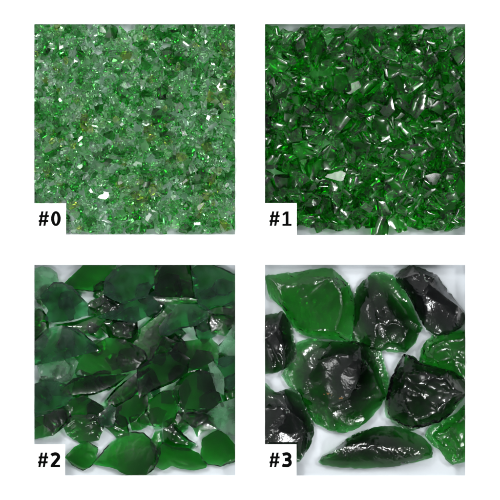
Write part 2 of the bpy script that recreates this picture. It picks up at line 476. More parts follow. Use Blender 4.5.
# centre
chunk('largest black green chunk in the middle of panel #3 with rusty specks and green flanks', C_DARK,
      OV((60, 262), (75, 240), (85, 215), (95, 192), (120, 184), (160, 191), (215, 190), (250, 197), (272, 210), (279, 240), (287, 265), (287, 298), (270, 330),
         (240, 363), (215, 378), (190, 385), (160, 379), (132, 364), (118, 340), (105, 315), (100, 300), (75, 285)),
      [OV((165, 193, 9), (142, 230, 17), (120, 270, 16), (104, 298, 9)),
       zz(315, 310, .22, [(195, 130, 10), (207, 230, 27), (187, 330, 28), (152, 398, 21), (60, 436, 13), (0, 405, 14), (-55, 395, 9)]),
       zz(315, 310, .22, [(152, 398, 21), (230, 405, 13), (300, 385, 10), (333, 390, 7)]),
       zz(315, 310, .22, [(60, 436, 13), (75, 500, 10), (90, 560, 7)]),
       zz(315, 310, .22, [(207, 230, 27), (120, 200, 25), (20, 230, 18)]),
       zz(315, 310, .22, [(207, 230, 27), (262, 300, 13), (300, 385, 10)])],
      facets=[(OV((100, 230))[0][0], OV((100, 230))[0][1], dict(scar=(13, .024), scoop=1.2, hackle=.003)),
              (OV((170, 270))[0][0], OV((170, 270))[0][1], dict(scar=(20, .006), ripple=.05, lam=6., scoop=1.6, o=(350, 330))),
              (OV((245, 330))[0][0], OV((245, 330))[0][1], dict(scar=(18, .010), ripple=.12, lam=8., scoop=-.6))],
      bottom_rough=1.0, rust=((328, 394, 1.8, 3.0), (341, 398, 1.3, 2.0)))
# right, middle, bright green
chunk('bright green chunk cut by the right edge, just below the topmost black chunk', C_BRIGHT,
      OV((358, 238), (362, 205), (375, 186), (395, 173), (430, 169), (475, 160), (480, 290), (455, 284), (432, 258), (385, 250)),
      [OV((375, 225, 12), (385, 200, 14), (410, 188, 15), (440, 185, 15), (470, 180, 15)), OV((375, 225, 12), (400, 232, 15), (430, 225, 17), (475, 235, 16)), OV((410, 188, 15), (430, 225, 17), (445, 262, 9))],
      scar=(11, .03), hackle=.003, ripple=.12, rim=6, under=2, bottom_rough=1.8)
# right, bottom, bright green
chunk('bright green chunk in the lower right corner of panel #3', C_BRIGHT,
      Z4((318, 262), (345, 252), (440, 200), (480, 150), (520, 140), (520, 395), (470, 418), (420, 430), (390, 405), (370, 370), (330, 340), (300, 300)),
      [Z4((340, 300, 10), (400, 270, 14), (450, 230, 15), (520, 200, 15)), Z4((340, 300, 10), (390, 350, 13), (440, 365, 13), (520, 340, 13)), Z4((400, 270, 14), (440, 365, 13), (425, 428, 7))],
      scar=(12, .025), hackle=.003, ripple=.1, rim=6, under=2, bottom_rough=1.8)
# top centre
chunk('dark wedge chunk with smooth hollow and rippled glossy lower face, top centre of panel #3', C_DARK,
      Z2((38, 80), (60, 62), (110, 58), (150, 75), (165, 100), (205, 150), (236, 212), (262, 280), (284, 308), (268, 330), (250, 375), (205, 418), (150, 415),
         (95, 410), (60, 405), (30, 392), (0, 390), (-36, 378), (-28, 320), (-22, 255), (-26, 190), (-12, 130)),
      [Z2((38, 82, 12), (42, 170, 21), (75, 250, 24), (120, 270, 23), (170, 285, 21), (215, 315, 17), (266, 330, 9)),
       Z2((75, 250, 24), (66, 320, 18), (50, 400, 8)), Z2((42, 170, 21), (5, 240, 15), (-12, 300, 9)),
       Z2((205, 418, 7), (195, 370, 13), (215, 315, 17))],
      facets=[(*Z2((150, 180))[0][:2], dict(scoop=4.5, ripple=.10, lam=8.5, rough=.03, scar=None, o=(395, 268))),
              (*Z2((140, 345))[0][:2], dict(scoop=1.6, ripple=.75, lam=6.0, rough=.05, scar=None, o=Z2((85, 385))[0][:2])),
              (*Z2((40, 330))[0][:2], dict(scoop=1.2, scar=(11, .02)))],
      rim=5.5)
# top right
chunk('black blocky chunk with a flat grey sheen in the upper right corner of panel #3', C_BLACK,
      Z2((163, 80), (185, 52), (230, 28), (270, 35), (310, 55), (350, 70), (375, 110), (430, 180), (470, 230), (475, 280), (450, 310), (400, 335), (350, 340),
         (318, 322), (290, 296), (266, 250), (240, 196), (212, 145), (172, 104)),
      [Z2((232, 30, 12), (275, 62, 23), (312, 110, 25), (286, 160, 24), (294, 225, 20), (292, 290, 10)), Z2((286, 160, 24), (235, 150, 14), (212, 143, 9)), Z2((275, 62, 23), (335, 85, 21), (352, 74, 12)),
       Z2((312, 110, 25), (380, 165, 24), (440, 208, 22), (470, 240, 13)), Z2((440, 208, 23), (434, 290, 21), (402, 332, 12)), Z2((275, 62, 23), (200, 85, 18), (165, 82, 11))],
      facets=[(*Z2((350, 240))[0][:2], dict(scoop=-.5, ripple=.06, lam=8, scar=(22, .006)))],
      rim=7, scar=(18, .009), under=3)
# right centre, over the two bright ones
chunk('dark chunk with rough glittering hollow, lying between two bright green chunks on the right', C_DARK,
      OV((325, 217), (345, 222), (360, 235), (385, 242), (430, 252), (462, 275), (462, 300), (440, 325), (425, 345), (400, 363), (362, 374), (340, 381), (312, 370),
         (288, 352), (284, 338), (288, 308), (297, 268), (312, 238)),
      [zz(360, 370, .22, [(215, -95, 13), (200, 10, 22), (185, 90, 24), (215, 170, 22), (275, 262, 10)]),
       zz(360, 370, .22, [(200, 10, 22), (300, 10, 23), (390, 45, 23), (432, 108, 21), (350, 185, 20), (275, 225, 18)]),
       zz(360, 370, .22, [(390, 45, 23), (400, -35, 13)]), zz(360, 370, .22, [(432, 108, 21), (475, 100, 12)]),
       zz(360, 370, .22, [(185, 90, 24), (300, 120, 17), (350, 185, 20)])],
      facets=[(*zz(360, 370, .22, [(290, 70)])[0], dict(scar=(13, .028), hackle=.003, scoop=2.5)), (*zz(360, 370, .22, [(270, 170)])[0], dict(scar=(16, .012), hackle=.003, scoop=1.)),
              (*zz(360, 370, .22, [(170, 170)])[0], dict(scar=(15, .014), scoop=-.6))],
      rim=8, under=5, underw=9)
# bottom centre
chunk('long lens shaped dark chunk with a glittering lower face, at the bottom of panel #3', C_DARK,
      OV((141, 450), (150, 436), (175, 425), (200, 401), (230, 386), (260, 376), (300, 373), (330, 380), (360, 395), (380, 415), (383, 440), (350, 450), (300, 460), (240, 464), (190, 462), (150, 456)),
      [zz(360, 370, .22, [(-212, 405, 9), (-155, 388, 15), (-70, 350, 20), (0, 325, 22), (45, 322, 22), (100, 345, 22), (160, 378, 19), (245, 385, 15), (322, 372, 9)]),
       zz(360, 370, .22, [(160, 378, 19), (200, 425, 8)])],
      facets=[(*OV((250, 445))[0], dict(scar=(10, .038), hackle=.003, scoop=.8)), (*OV((280, 400))[0], dict(scar=None, ripple=.2, lam=11, scoop=-1.6))],
      rim=5)

# ================================================================== sample 2
T = {'TL': (30, 260), 'TM': (95, 260), 'TR': (165, 260), 'ML': (30, 330), 'MM': (95, 330), 'MR': (165, 330), 'BL': (30, 405), 'BM': (95, 405), 'BR': (165, 405)}
def q(key, *pts):
    return zz(*T[key], .15, pts)
def ov2(*pts):
    return zz(25, 255, .46, pts)

GRID0 = (20, 250)                # heightfield of panel 2, 1 px cells
HF2 = np.zeros((240, 230))
def settle(HF, g0, V, res, maxtilt):
    """rest a shard (z from 0) on the height field, leaning on what lies below"""
    ix = np.clip(((V[:, 0] - g0[0]) / res).astype(int), 0, HF.shape[1] - 1); iy = np.clip(((V[:, 1] - g0[1]) / res).astype(int), 0, HF.shape[0] - 1)
    c = V[:, :2].mean(0); h = HF[iy, ix]
    A = np.c_[V[:, 0] - c[0], V[:, 1] - c[1], np.ones(len(V))]
    a, b, _ = np.linalg.lstsq(A, h, rcond=None)[0]
    m = math.hypot(a, b); lim = math.tan(math.radians(maxtilt))
    if m > lim: a, b = a * lim / m, b * lim / m
    V = V.copy(); V[:, 2] += a * (V[:, 0] - c[0]) + b * (V[:, 1] - c[1])
    dz = np.percentile(h - V[:, 2], 86.0)
    V[:, 2] += dz
    V[:, 2] = np.maximum(V[:, 2], 0.05)
    corner = (V[:, 0] < 66.5) & (V[:, 1] > 442.5)
    if corner.any():
        ex = V[corner, 2].max() - (DEPTH[2] - .4)
        if ex > 0: V[:, 2] = np.maximum(V[:, 2] - ex, .05)
    np.maximum.at(HF, (iy, ix), V[:, 2])
    return V

SH = []
def flat_shard(outline, mat, label, group='flat shards of sample 2', th=7.0, name='glass_shard', rough=.15, ripple=.12, seed=None, grow=1.15):
    i = len(SH); rnd = random.Random(900 + i if seed is None else seed)
    P = np.array([p[:2] for p in outline]); c = P.mean(0); P = c + (P - c) * grow
    broken = rough > .5                             # a lump with broken faces; otherwise a smooth flake of bottle wall
    ang = rnd.uniform(0, 2 * PI); dirv = np.array((math.cos(ang), math.sin(ang))); ext = np.abs((P - c) @ dirv).max() + 1e-6
    prof = lambda p: float((np.asarray(p[:2]) - c) @ dirv) / ext
    ridges, fc = [], []
    if broken:
        k = rnd.uniform(.5, .7); off = np.array((rnd.uniform(-.1, .1), rnd.uniform(-.1, .1))) * (P.max(0) - P.min(0))
        out = [(p[0], p[1], th * (.5 + .25 * prof(p))) for p in P]
        ring = [(*((p - c) * k + c + off), th * (1.1 + .3 * prof(p))) for p in P]
        ok = inside(np.array([r[:2] for r in ring]), out)
        rr = [r for r, o_ in zip(ring, ok) if o_]
        if len(rr) >= 4:
            ridges.append(rr + [rr[0]])
            for j in rnd.sample(range(len(P)), min(4, len(P))):
                if ok[j]: ridges.append([out[j], ring[j]])
        sc, sca, rp_ = rnd.uniform(.5, 2), (9, .035), max(ripple, .12)
    else:
        w_ = rnd.uniform(.25, .5)
        out = [(p[0], p[1], th * (.72 + w_ * prof(p))) for p in P]
        if rnd.random() < .6:                       # one edge broken off as a narrow bevel
            n_ = len(P); a_ = rnd.randrange(n_); m_ = rnd.randint(2, 3); kk = rnd.uniform(.72, .84)
            line = [out[a_]] + [(*((P[(a_ + t) % n_] - c) * kk + c), out[(a_ + t) % n_][2] + th * .12) for t in range(1, m_ + 1)] + [out[(a_ + m_ + 1) % n_]]
            for t in range(m_ + 2): out[(a_ + t) % n_] = (*out[(a_ + t) % n_][:2], out[(a_ + t) % n_][2] * (.55 if 0 < t < m_ + 1 else .9))
            if all(inside(np.array([l[:2] for l in line[1:-1]]), out)): ridges.append(line)
            mid = (P[(a_ + 1) % n_] + P[(a_ + 2) % n_]) / 2 * .9 + c * .1
            if rnd.random() < .6: fc.append((mid[0], mid[1], dict(rough=.04, ripple=rnd.uniform(.1, .4), lam=rnd.uniform(3.5, 5.5), scoop=.6, scar=(rnd.uniform(6, 9), rnd.uniform(.02, .04)))))
        sc, sca, rp_ = -rnd.uniform(.2, 1.4), None, ripple
    fc.append((c[0], c[1], dict(rough=.06, ripple=rp_, scoop=sc, lam=rnd.uniform(6, 10), scar=sca)))
    V, F, sh = shard(out, ridges, facets=fc, chip=2., rim=th * .5, seed=900 + i, step=1.05, scoop=.8, ripple=ripple, lam=5, rough=.06, under=th * .3, underw=4, jit=.5, bottom_rough=.3, scar=(9, .03) if broken else None)
    V = settle(HF2, GRID0, V, 1.0, 17)
    V[:, 2] -= DEPTH[2]
    o = finish(name, V, F, mat, 2, -DEPTH[2], 20, sh)
    if o: tag(o, label, 'glass shard', group)
    SH.append(o)

# the buried layer
rb = random.Random(5)
buried = [(40 + 24 * i + rb.uniform(-9, 9), 292 + 21 * j + rb.uniform(-8, 8)) for j in range(8) for i in range(9)]
buried = [b for b in buried if b[1] < 432 and not (b[0] < 72 and b[1] > 426) and not (75 < b[0] < 95 and b[1] < 300)]
for (bx, by) in buried:
    n = rb.randint(5, 8); r0 = rb.uniform(9, 15); a0 = rb.uniform(0, 6.28); el = rb.uniform(.55, .9); ro = rb.uniform(0, PI)
    pts = []
    for j in range(n):
        a = a0 + 2 * PI * (j + rb.uniform(-.25, .25)) / n; r = r0 * rb.uniform(.8, 1.15)
        x, y = r * math.cos(a), r * math.sin(a) * el
        pts.append((bx + x * math.cos(ro) - y * math.sin(ro), by + x * math.sin(ro) + y * math.cos(ro)))
    flat_shard(pts, rb.choice([S_BRIGHT, S_BRIGHT, S_MID]), 'dark green shard buried under the flat shards of panel #2, seen only in part', 'buried shards of sample 2', th=rb.uniform(5, 7), rough=.7 if rb.random() < .4 else .1, ripple=.1)

D, B, M, Pa = S_DARK, S_BRIGHT, S_MID, S_PALE
L2 = [
 (ov2((20, 120), (35, 120), (46, 135), (50, 165), (30, 180), (10, 185), (10, 120)), B, 'narrow green shard at the left edge under the palest shard of panel #2', 5),
 (ov2((20, 345), (50, 340), (90, 330), (95, 360), (60, 388), (10, 398), (10, 345)), D, 'dark green shard just above the #2 label card', 6),
 (ov2((140, 110), (170, 90), (205, 100), (212, 120), (180, 140), (150, 126)), D, 'small rough sparkling shard between the upper grey green and large emerald shards', 6),
 (ov2((70, 152), (110, 146), (155, 132), (166, 145), (150, 168), (120, 168), (90, 160)), D, 'black strip shard directly below the grey green rounded shard', 6),
 (ov2((175, 150), (195, 140), (240, 148), (242, 185), (215, 192), (185, 178)), D, 'black rough shard right of centre left, with a glossy broken edge', 6),
 (ov2((30, 240), (60, 215), (90, 210), (110, 235), (95, 270), (60, 277), (35, 265)), Pa, 'pale crackled shard with white sparkle near the left edge of panel #2', 6),
 (ov2((90, 320), (130, 310), (165, 330), (170, 355), (120, 352), (95, 350)), D, 'dark green shard right above the white glinting shard', 6),
 (ov2((160, 350), (185, 328), (202, 340), (192, 372), (165, 372)), M, 'small mid green shard beside the white glinting shard', 5),
 (ov2((330, 340), (390, 335), (402, 350), (372, 372), (335, 367)), D, 'small dark shard beneath the lower grey green block', 5),
 (q('TR', (290, 335), (350, 312), (470, 290), (540, 300), (540, 390), (420, 372), (310, 357)), D, 'blackish long shard running to the right edge under the pale leaf shaped one', 6),
 (q('TR', (300, 362), (400, 372), (470, 390), (480, 470), (430, 455), (400, 500), (320, 480), (290, 420)), D, 'dark shard with bright streak below the right edge blackish long shard', 6),
 (ov2((435, 185), (457, 150), (480, 150), (480, 222), (440, 222), (420, 200)), Pa, 'pale shard with a white reflection at the right edge of panel #2', 6),
 (ov2((415, 230), (440, 225), (480, 225), (480, 292), (435, 287), (425, 260)), M, 'mid green shard cut by the right edge, halfway down panel #2', 6),
 (ov2((310, 197), (350, 190), (400, 185), (416, 200), (412, 237), (360, 242), (330, 226)), D, 'nearly black shard below the oval leaf shaped shard', 7),
 (ov2((265, 320), (300, 300), (327, 300), (327, 340), (310, 367), (285, 377), (265, 350)), B, 'dark green upright shard above a white gap, low in the middle of panel #2', 6),
 (q('BR', (0, 170), (50, 140), (100, 180), (150, 230), (200, 262), (160, 300), (60, 290), (0, 260)), D, 'dark sparkling shard beside the white gap at the lower right', 6),
 (q('BR', (215, 205), (240, 172), (330, 152), (310, 90), (250, 55), (140, 55), (130, 100), (190, 150)), D, 'dark grey green shard between the white gap and the milky right corner shard', 6),
 (q('BM', (370, 255), (400, 190), (440, 185), (448, 260), (424, 350), (404, 362)), B, 'thin upright green shard right of the big bright bottom shard', 5),
 (ov2((20, 285), (50, 275), (85, 285), (97, 310), (80, 332), (50, 342), (10, 352), (10, 285)), M, 'mid green shard at the left edge, two above the #2 label card', 7),
 (q('TM', (35, 372), (110, 346), (165, 320), (190, 282), (260, 272), (330, 252), (380, 215), (432, 235), (437, 290), (400, 342), (330, 372), (260, 410), (170, 392), (90, 382)), M, 'light green wing shaped shard under the large emerald shard at the top', 7),
 (ov2((90, 62), (110, 43), (140, 14), (185, 6), (196, 38), (180, 56), (165, 76), (140, 76), (115, 73), (100, 71)), B, 'deep green angular shard at the top edge, left of the large emerald shard', 8),
 (zz(165, 260, .15, [(-40, 20), (150, 20), (166, 80), (200, 130), (206, 190), (180, 236), (0, 242), (-45, 232), (-55, 120)]), D, 'dark green square shard with bubbles at the top edge, right of the large emerald shard', 8),
 (q('TR', (-60, 246), (60, 250), (180, 250), (232, 262), (226, 281), (120, 291), (0, 296), (-60, 286)), D, 'thin black strip shard under the dark square shard', 5),
 (q('TL', (25, 75), (75, 55), (125, 65), (166, 95), (176, 150), (160, 190), (120, 212), (90, 246), (25, 256), (-30, 252), (-30, 90)), Pa, 'palest milky green shard in the upper left corner of panel #2', 7),
 (ov2((240, 192), (250, 165), (280, 135), (305, 114), (316, 130), (301, 160), (291, 200), (276, 223), (255, 216)), B, 'bright green blade shaped shard leaning left of the oval leaf shaped shard', 7),
 (ov2((277, 223), (293, 195), (300, 178), (326, 190), (311, 216)), B, 'small bright green shard tucked right of the bright blade', 5),
 (ov2((115, 237), (145, 205), (180, 185), (215, 190), (250, 210), (263, 235), (235, 246), (200, 256), (150, 261), (120, 256)), B, 'glowing deep green shard with a bright spot in the middle of panel #2', 8),
 (ov2((170, 322), (200, 290), (240, 260), (266, 255), (256, 285), (225, 311), (190, 331)), B, 'slanted green shard with scratches below the centre of panel #2', 7),
 (ov2((85, 292), (110, 270), (150, 262), (190, 262), (216, 262), (190, 286), (150, 301), (100, 306)), D, 'smooth bluish dark blade shaped shard left of the slanted green shard', 7),
 (ov2((20, 192), (45, 166), (80, 158), (110, 165), (140, 190), (151, 206), (110, 216), (70, 226), (10, 238), (10, 192)), M, 'light teal green flat shard at the left edge below the grey green rounded shard', 7),
 (ov2((190, 352), (205, 330), (235, 310), (261, 305), (263, 330), (240, 356), (215, 371)), D, 'rounded bluish black shard above the big bright bottom shard', 7),
 (ov2((250, 247), (290, 220), (330, 214), (351, 230), (346, 255), (320, 275), (280, 291), (255, 306), (250, 275)), D, 'large black green shard right of the centre of panel #2', 8),
 (ov2((325, 291), (345, 260), (380, 255), (405, 262), (416, 300), (426, 325), (380, 333), (335, 336)), D, 'lower grey green block shaped shard right of the centre', 8),
 (ov2((400, 241), (410, 235), (431, 265), (431, 300), (416, 292)), Pa, 'slim pale green sliver at the right, beside the grey green block', 4),
 (ov2((85, 367), (110, 351), (150, 350), (166, 375), (156, 400), (120, 406), (95, 391)), D, 'dark shard with a broad white rippled glint, right above the bright bottom shards', 8),
 (q('BL', (245, 350), (300, 290), (380, 255), (440, 295), (432, 370), (390, 412), (350, 430), (290, 400)), B, 'bright green pointed shard right beside the #2 label card', 7),
 (q('BM', (10, 386), (60, 330), (110, 270), (180, 210), (250, 200), (310, 205), (350, 240), (385, 300), (400, 365), (370, 420), (320, 460), (260, 470), (200, 446), (130, 411), (60, 400)), B, 'big bright green shard, broadest at the bottom edge of panel #2', 8),
 (q('BR', (-60, 400), (-50, 330), (0, 260), (60, 290), (150, 300), (210, 330), (256, 390), (250, 415), (180, 430), (100, 420), (50, 402), (0, 430)), B, 'wide green shard at the bottom edge, right of the big bright one', 7),
 (q('BR', (250, 330), (260, 240), (300, 210), (360, 180), (400, 210), (470, 290), (500, 360), (420, 385), (370, 400), (300, 390), (260, 370)), B, 'deep green rounded shard in the lower right corner of panel #2', 8),
 (ov2((400, 346), (425, 326), (457, 315), (480, 315), (480, 392), (440, 386), (415, 371)), Pa, 'milky grey green shard at the right edge above the lower right corner', 8),
 (q('TR', (190, 85), (240, 40), (290, 40), (380, 70), (440, 100), (520, 110), (520, 282), (440, 286), (330, 291), (280, 315), (240, 290), (215, 230), (205, 150)), M, 'large light green shard with a diagonal ridge in the upper right corner of panel #2', 8),
 (q('TM', (80, 216), (90, 130), (130, 80), (200, 45), (260, 20), (350, 20), (400, 60), (412, 110), (396, 150), (352, 190), (340, 236), (270, 251), (200, 276), (130, 246)), M, 'large emerald dome shaped shard at the top of panel #2', 9),
 (q('TR', (-20, 440), (30, 370), (90, 310), (150, 290), (210, 300), (270, 330), (300, 360), (260, 392), (200, 431), (100, 452), (50, 486), (-10, 490)), M, 'oval leaf shaped grey green shard below the black strip', 8),
 (q('TL', (165, 165), (215, 165), (275, 190), (320, 245), (365, 290), (391, 330), (376, 356), (300, 381), (220, 396), (160, 401), (110, 386), (135, 330), (92, 270), (88, 245), (130, 200)), M, 'grey green rounded shard overlapping the palest shard', 8),
]
for pts, mat, lab, th in L2:
    flat_shard(pts, mat, lab, th=th * 1.1, rough=.7 if ('rough' in lab or 'sparkling' in lab or 'crackled' in lab) else .1, ripple=.7 if lab.startswith('dark shard with a broad') else .08)

# ========================================================= samples 0 and 1
def cut_poly(rnd, dims, ncut):
    bm = bmesh.new(); bmesh.ops.create_cube(bm, size=2)
    for v in bm.verts: v.co = Vector((v.co.x * dims[0], v.co.y * dims[1], v.co.z * dims[2]))
    for _ in range(ncut):
        while True:
            nrm = Vector((rnd.gauss(0, 1), rnd.gauss(0, 1), rnd.gauss(0, .8)))
            if nrm.length > .1: break
        nrm.normalize()
        sup = math.sqrt(sum((nrm[i] * dims[i]) ** 2 for i in range(3)))
        co = nrm * sup * rnd.uniform(.55, .95)
        r = bmesh.ops.bisect_plane(bm, geom=bm.verts[:] + bm.edges[:] + bm.faces[:], dist=1e-5, plane_co=co, plane_no=nrm, clear_outer=True)
        ed = [g for g in r['geom_cut'] if isinstance(g, bmesh.types.BMEdge)]
        if ed: bmesh.ops.holes_fill(bm, edges=ed, sides=0)
    bmesh.ops.remove_doubles(bm, verts=bm.verts[:], dist=.03)
    bmesh.ops.recalc_face_normals(bm, faces=bm.faces)
    return bm

def planes_of(bm):
    return np.array([(*f.normal, f.normal.dot(f.calc_center_median())) for f in bm.faces if f.calc_area() > 1e-6])

def conchoid(bm, rnd, cuts, depth, rip):
    """subdivide each face and hollow it like fractured glass"""
    info = []
    fl = bm.faces.layers.int.new('fid')
    for i, f in enumerate(bm.faces):
        f[fl] = i
        vs = [v.co.copy() for v in f.verts]
        e = [(vs[k], vs[(k + 1) % len(vs)]) for k in range(len(vs))]
        a, b = rnd.choice(e); ori = a.lerp(b, rnd.random()) + (a - f.calc_center_median()) * rnd.uniform(0, .6)
        info.append((f.normal.copy(), e, ori, rnd.uniform(-.3, 1.1) * depth, rip * rnd.choice((0, .3, 1, 1.4)), rnd.uniform(.16, .3), math.sqrt(f.calc_area())))
    bmesh.ops.triangulate(bm, faces=bm.faces[:])
    bmesh.ops.subdivide_edges(bm, edges=bm.edges[:], cuts=cuts, use_grid_fill=True)
    mv = {}
    for f in bm.faces:
        nrm, e, ori, dp, rp, lam, sz = info[f[fl]]
        for v in f.verts:
            if v in mv: continue
            d = 1e9
            for a, b in e:
                ab = b - a; t = max(0, min(1, (v.co - a).dot(ab) / max(ab.length_squared, 1e-9))); d = min(d, (v.co - a - ab * t).length)
            if d < 1e-4: mv[v] = Vector((0, 0, 0)); continue
            u = min(1, d / (sz * .4 + 1e-6)); r = (v.co - ori).length
            mv[v] = nrm * (-dp * sz * (1 - (1 - u) ** 2) + rp * u * sz * math.sin(2 * PI * r / (lam * max(sz, .3))))
    for v, o in mv.items(): v.co += o

class Proto: pass
def make_protos(n, seed, thick, cuts, depth, rip, ncut, wid=(.5, .85)):
    out = []; rnd = random.Random(seed)
    for i in range(n):
        dims = (1.0, rnd.uniform(*wid), rnd.uniform(*thick))
        bm = cut_poly(rnd, dims, rnd.randint(*ncut))
        p = Proto(); p.planes = planes_of(bm)
        if cuts: conchoid(bm, rnd, cuts, depth, rip)
        bmesh.ops.recalc_face_normals(bm, faces=bm.faces)
        bm.verts.ensure_lookup_table(); bm.verts.index_update()
        p.V = np.array([v.co[:] for v in bm.verts]); p.F = [[v.index for v in f.verts] for f in bm.faces]
        p.r = np.abs(p.V).max(); bm.free(); p.me = {}
        out.append(p)
    return out

def rot_to(nrm, ang, flip):
    q_ = Vector((0, 0, 1)).rotation_difference(Vector(nrm)).to_matrix()
    m = q_ @ Matrix.Rotation(ang, 3, 'Z')
    if flip: m = m @ Matrix.Rotation(PI, 3, 'X')
    return np.array(m)

def pile(panel, protos, count, size, seed, yband, res, ncand, mats, lean, maxz, cardzone, sink):
    """drop pieces one by one onto a height field, each in the lowest of a few candidate spots"""
    rnd = random.Random(seed); p = PANELS[panel]
    g0 = (p[0] - 20, p[1] - 20); w = int((p[2] - p[0] + 40) / res); h = int((p[3] - p[1] + 40) / res)
    H = np.zeros((h, w)); OWN = np.full((h, w), -1); items = []
    for k in range(count):
        pr = rnd.choice(protos); s = size[0] * (size[1] / size[0]) ** (rnd.random() ** size[2])
        best = None
        for c in range(ncand):
            x = rnd.uniform(p[0] - s * .5, p[2] + s * .5)
            ya, yb = yband(x, s); y = rnd.uniform(ya, yb)
            i, j = int((x - g0[0]) / res), int((y - g0[1]) / res)
            r = max(1, int(s / res)); val = H[max(0, j - r // 2):j + r // 2 + 1, max(0, i - r // 2):i + r // 2 + 1].mean() + rnd.random() * .2
            if best is None or val < best[0]: best = (val, x, y)
        _, x, y = best
        i, j = int((x - g0[0]) / res), int((y - g0[1]) / res); R = int(s * pr.r / res) + 2
        j0, j1, i0, i1 = max(0, j - R), min(h, j + R + 1), max(0, i - R), min(w, i + R + 1)
        sub = H[j0:j1, i0:i1]
        gx = (g0[0] + (np.arange(i0, i1) + .5) * res - x)[None, :]; gy = -(g0[1] + (np.arange(j0, j1) + .5) * res - y)[:, None]
        GX, GY = np.broadcast_arrays(gx, gy)
        near = (GX ** 2 + GY ** 2) < (s * .8) ** 2
        if near.sum() < 4: continue
        A = np.c_[GX[near], GY[near], np.ones(near.sum())]
        a, b, _ = np.linalg.lstsq(A, sub[near], rcond=None)[0]
        a, b = np.clip([a, b], -.7, .7)
        nrm = Vector((-a + rnd.gauss(0, lean), -b + rnd.gauss(0, lean), 1)).normalized()
        M3 = rot_to(nrm, rnd.uniform(0, 2 * PI), rnd.random() < .5)
        N = pr.planes[:, :3] @ M3.T; dd = pr.planes[:, 3] * s
        top = np.full(GX.shape, 1e9); bot = np.full(GX.shape, -1e9); ok = np.ones(GX.shape, bool)
        for (nx, ny, nz), d in zip(N, dd):
            if nz > 1e-4: top = np.minimum(top, (d - nx * GX - ny * GY) / nz)
            elif nz < -1e-4: bot = np.maximum(bot, (d - nx * GX - ny * GY) / nz)
            else: ok &= (nx * GX + ny * GY) < d
        ok &= bot < top
        if ok.sum() < 3: continue
        z = max(np.percentile((sub - bot)[ok], sink), -(pr.V @ M3.T * s)[:, 2].min())
        zt = z + (top[ok]).max()
        if zt > maxz or (x - s * 1.2 < cardzone[0] and y + s * 1.2 > cardzone[1] and zt > DEPTH[panel] - .2): continue
        newtop = z + top
        up = ok & (newtop > sub)
        sub[up] = newtop[up]; OWN[j0:j1, i0:i1][up] = len(items)
        mi = rnd.random(); acc = 0
        for mk, (m, wgt, lb) in enumerate(mats):
            acc += wgt
            if mi < acc: break
        items.append((pr, s, M3, x, y, z, mk))
    i0, i1 = int((p[0] - g0[0]) / res), int((p[2] - g0[0]) / res); j0, j1 = int((p[1] - g0[1]) / res), int((p[3] - g0[1]) / res)
    vis = np.bincount(OWN[j0:j1, i0:i1][OWN[j0:j1, i0:i1] >= 0], minlength=len(items))
    return items, vis, H

def emit(panel, items, vis, mats, name, cat, group, stuff_name, limit, sharp_deg, special=None):
    p = PANELS[panel]; fl = -DEPTH[panel]; e = .25
    order = np.argsort(-vis); solo = set(int(i) for i in order[:limit] if vis[i] > 0)
    special = special or {}
    rest = {}
    for i, (pr, s, M3, x, y, z, mk) in enumerate(items):
        V = pr.V @ M3.T * s; V = np.c_[x + V[:, 0], y - V[:, 1], fl + z + V[:, 2]]
        crosses = V[:, 0].min() < p[0] + e or V[:, 0].max() > p[2] - e or V[:, 1].min() < p[1] + e or V[:, 1].max() > p[3] - e
        m, _, lb = mats[mk]
        if i in solo:
            lb = special.get(i, lb)
            if crosses:
                o = finish(name, V, pr.F, m, panel, fl, sharp_deg)
                if o: tag(o, lb, cat, group)
                continue
            if mk not in pr.me:                    # one shared mesh per shape and colour
                me = bpy.data.meshes.new(name)
                me.from_pydata((pr.V * S).tolist(), [], pr.F); me.materials.append(m)
                me.polygons.foreach_set('use_smooth', [True] * len(me.polygons)); me.set_sharp_from_angle(angle=math.radians(sharp_deg))
                pr.me[mk] = me
            o = link_mesh(name, pr.me[mk])
            M4 = Matrix([[*(M3[r] * s), 0] for r in range(3)] + [[0, 0, 0, 1]])
            M4.translation = W(x, y, fl + z)
            o.matrix_world = M4
            tag(o, lb, cat, group)
        else:
            rest.setdefault(mk, []).append((V, pr.F, crosses))
    # the remainder of the heap: one object, one material slot per colour
    bmv, bmf, bmi = [], [], []; base = 0
    for mk, lst in rest.items():
        for V, F, crosses in lst:
            if crosses:
                bm = bmesh.new(); vs = [bm.verts.new((v[0], -v[1], v[2])) for v in V]
                for f in F: bm.faces.new([vs[k] for k in f])
                for co, no in (((p[0] + e, 0, 0), (-1, 0, 0)), ((p[2] - e, 0, 0), (1, 0, 0)), ((0, -p[1] - e, 0), (0, 1, 0)), ((0, -p[3] + e, 0), (0, -1, 0))):
                    r = bmesh.ops.bisect_plane(bm, geom=bm.verts[:] + bm.edges[:] + bm.faces[:], dist=1e-5, plane_co=co, plane_no=no, clear_outer=True)
                    ed = [g for g in r['geom_cut'] if isinstance(g, bmesh.types.BMEdge)]
                    if ed: bmesh.ops.holes_fill(bm, edges=ed, sides=0)
                bmesh.ops.recalc_face_normals(bm, faces=bm.faces)
                bm.verts.index_update()
                V = np.array([(v.co.x, -v.co.y, v.co.z) for v in bm.verts]); F = [[v.index for v in f.verts] for f in bm.faces]; bm.free()
                if len(V) < 4: continue
            bmv.append(np.c_[(V[:, 0] - 250) * S, (250 - V[:, 1]) * S, V[:, 2] * S])
            bmf += [[k + base for k in f] for f in F]; bmi += [mk] * len(F); base += len(V)
    if bmv:
        me = bpy.data.meshes.new(stuff_name); me.from_pydata(np.concatenate(bmv).tolist(), [], bmf)
        for m, _, _ in mats: me.materials.append(m)
        me.polygons.foreach_set('material_index', bmi)
        me.polygons.foreach_set('use_smooth', [True] * len(bmf)); me.set_sharp_from_angle(angle=math.radians(sharp_deg))
        tag(link_mesh(stuff_name, me), kind='stuff')

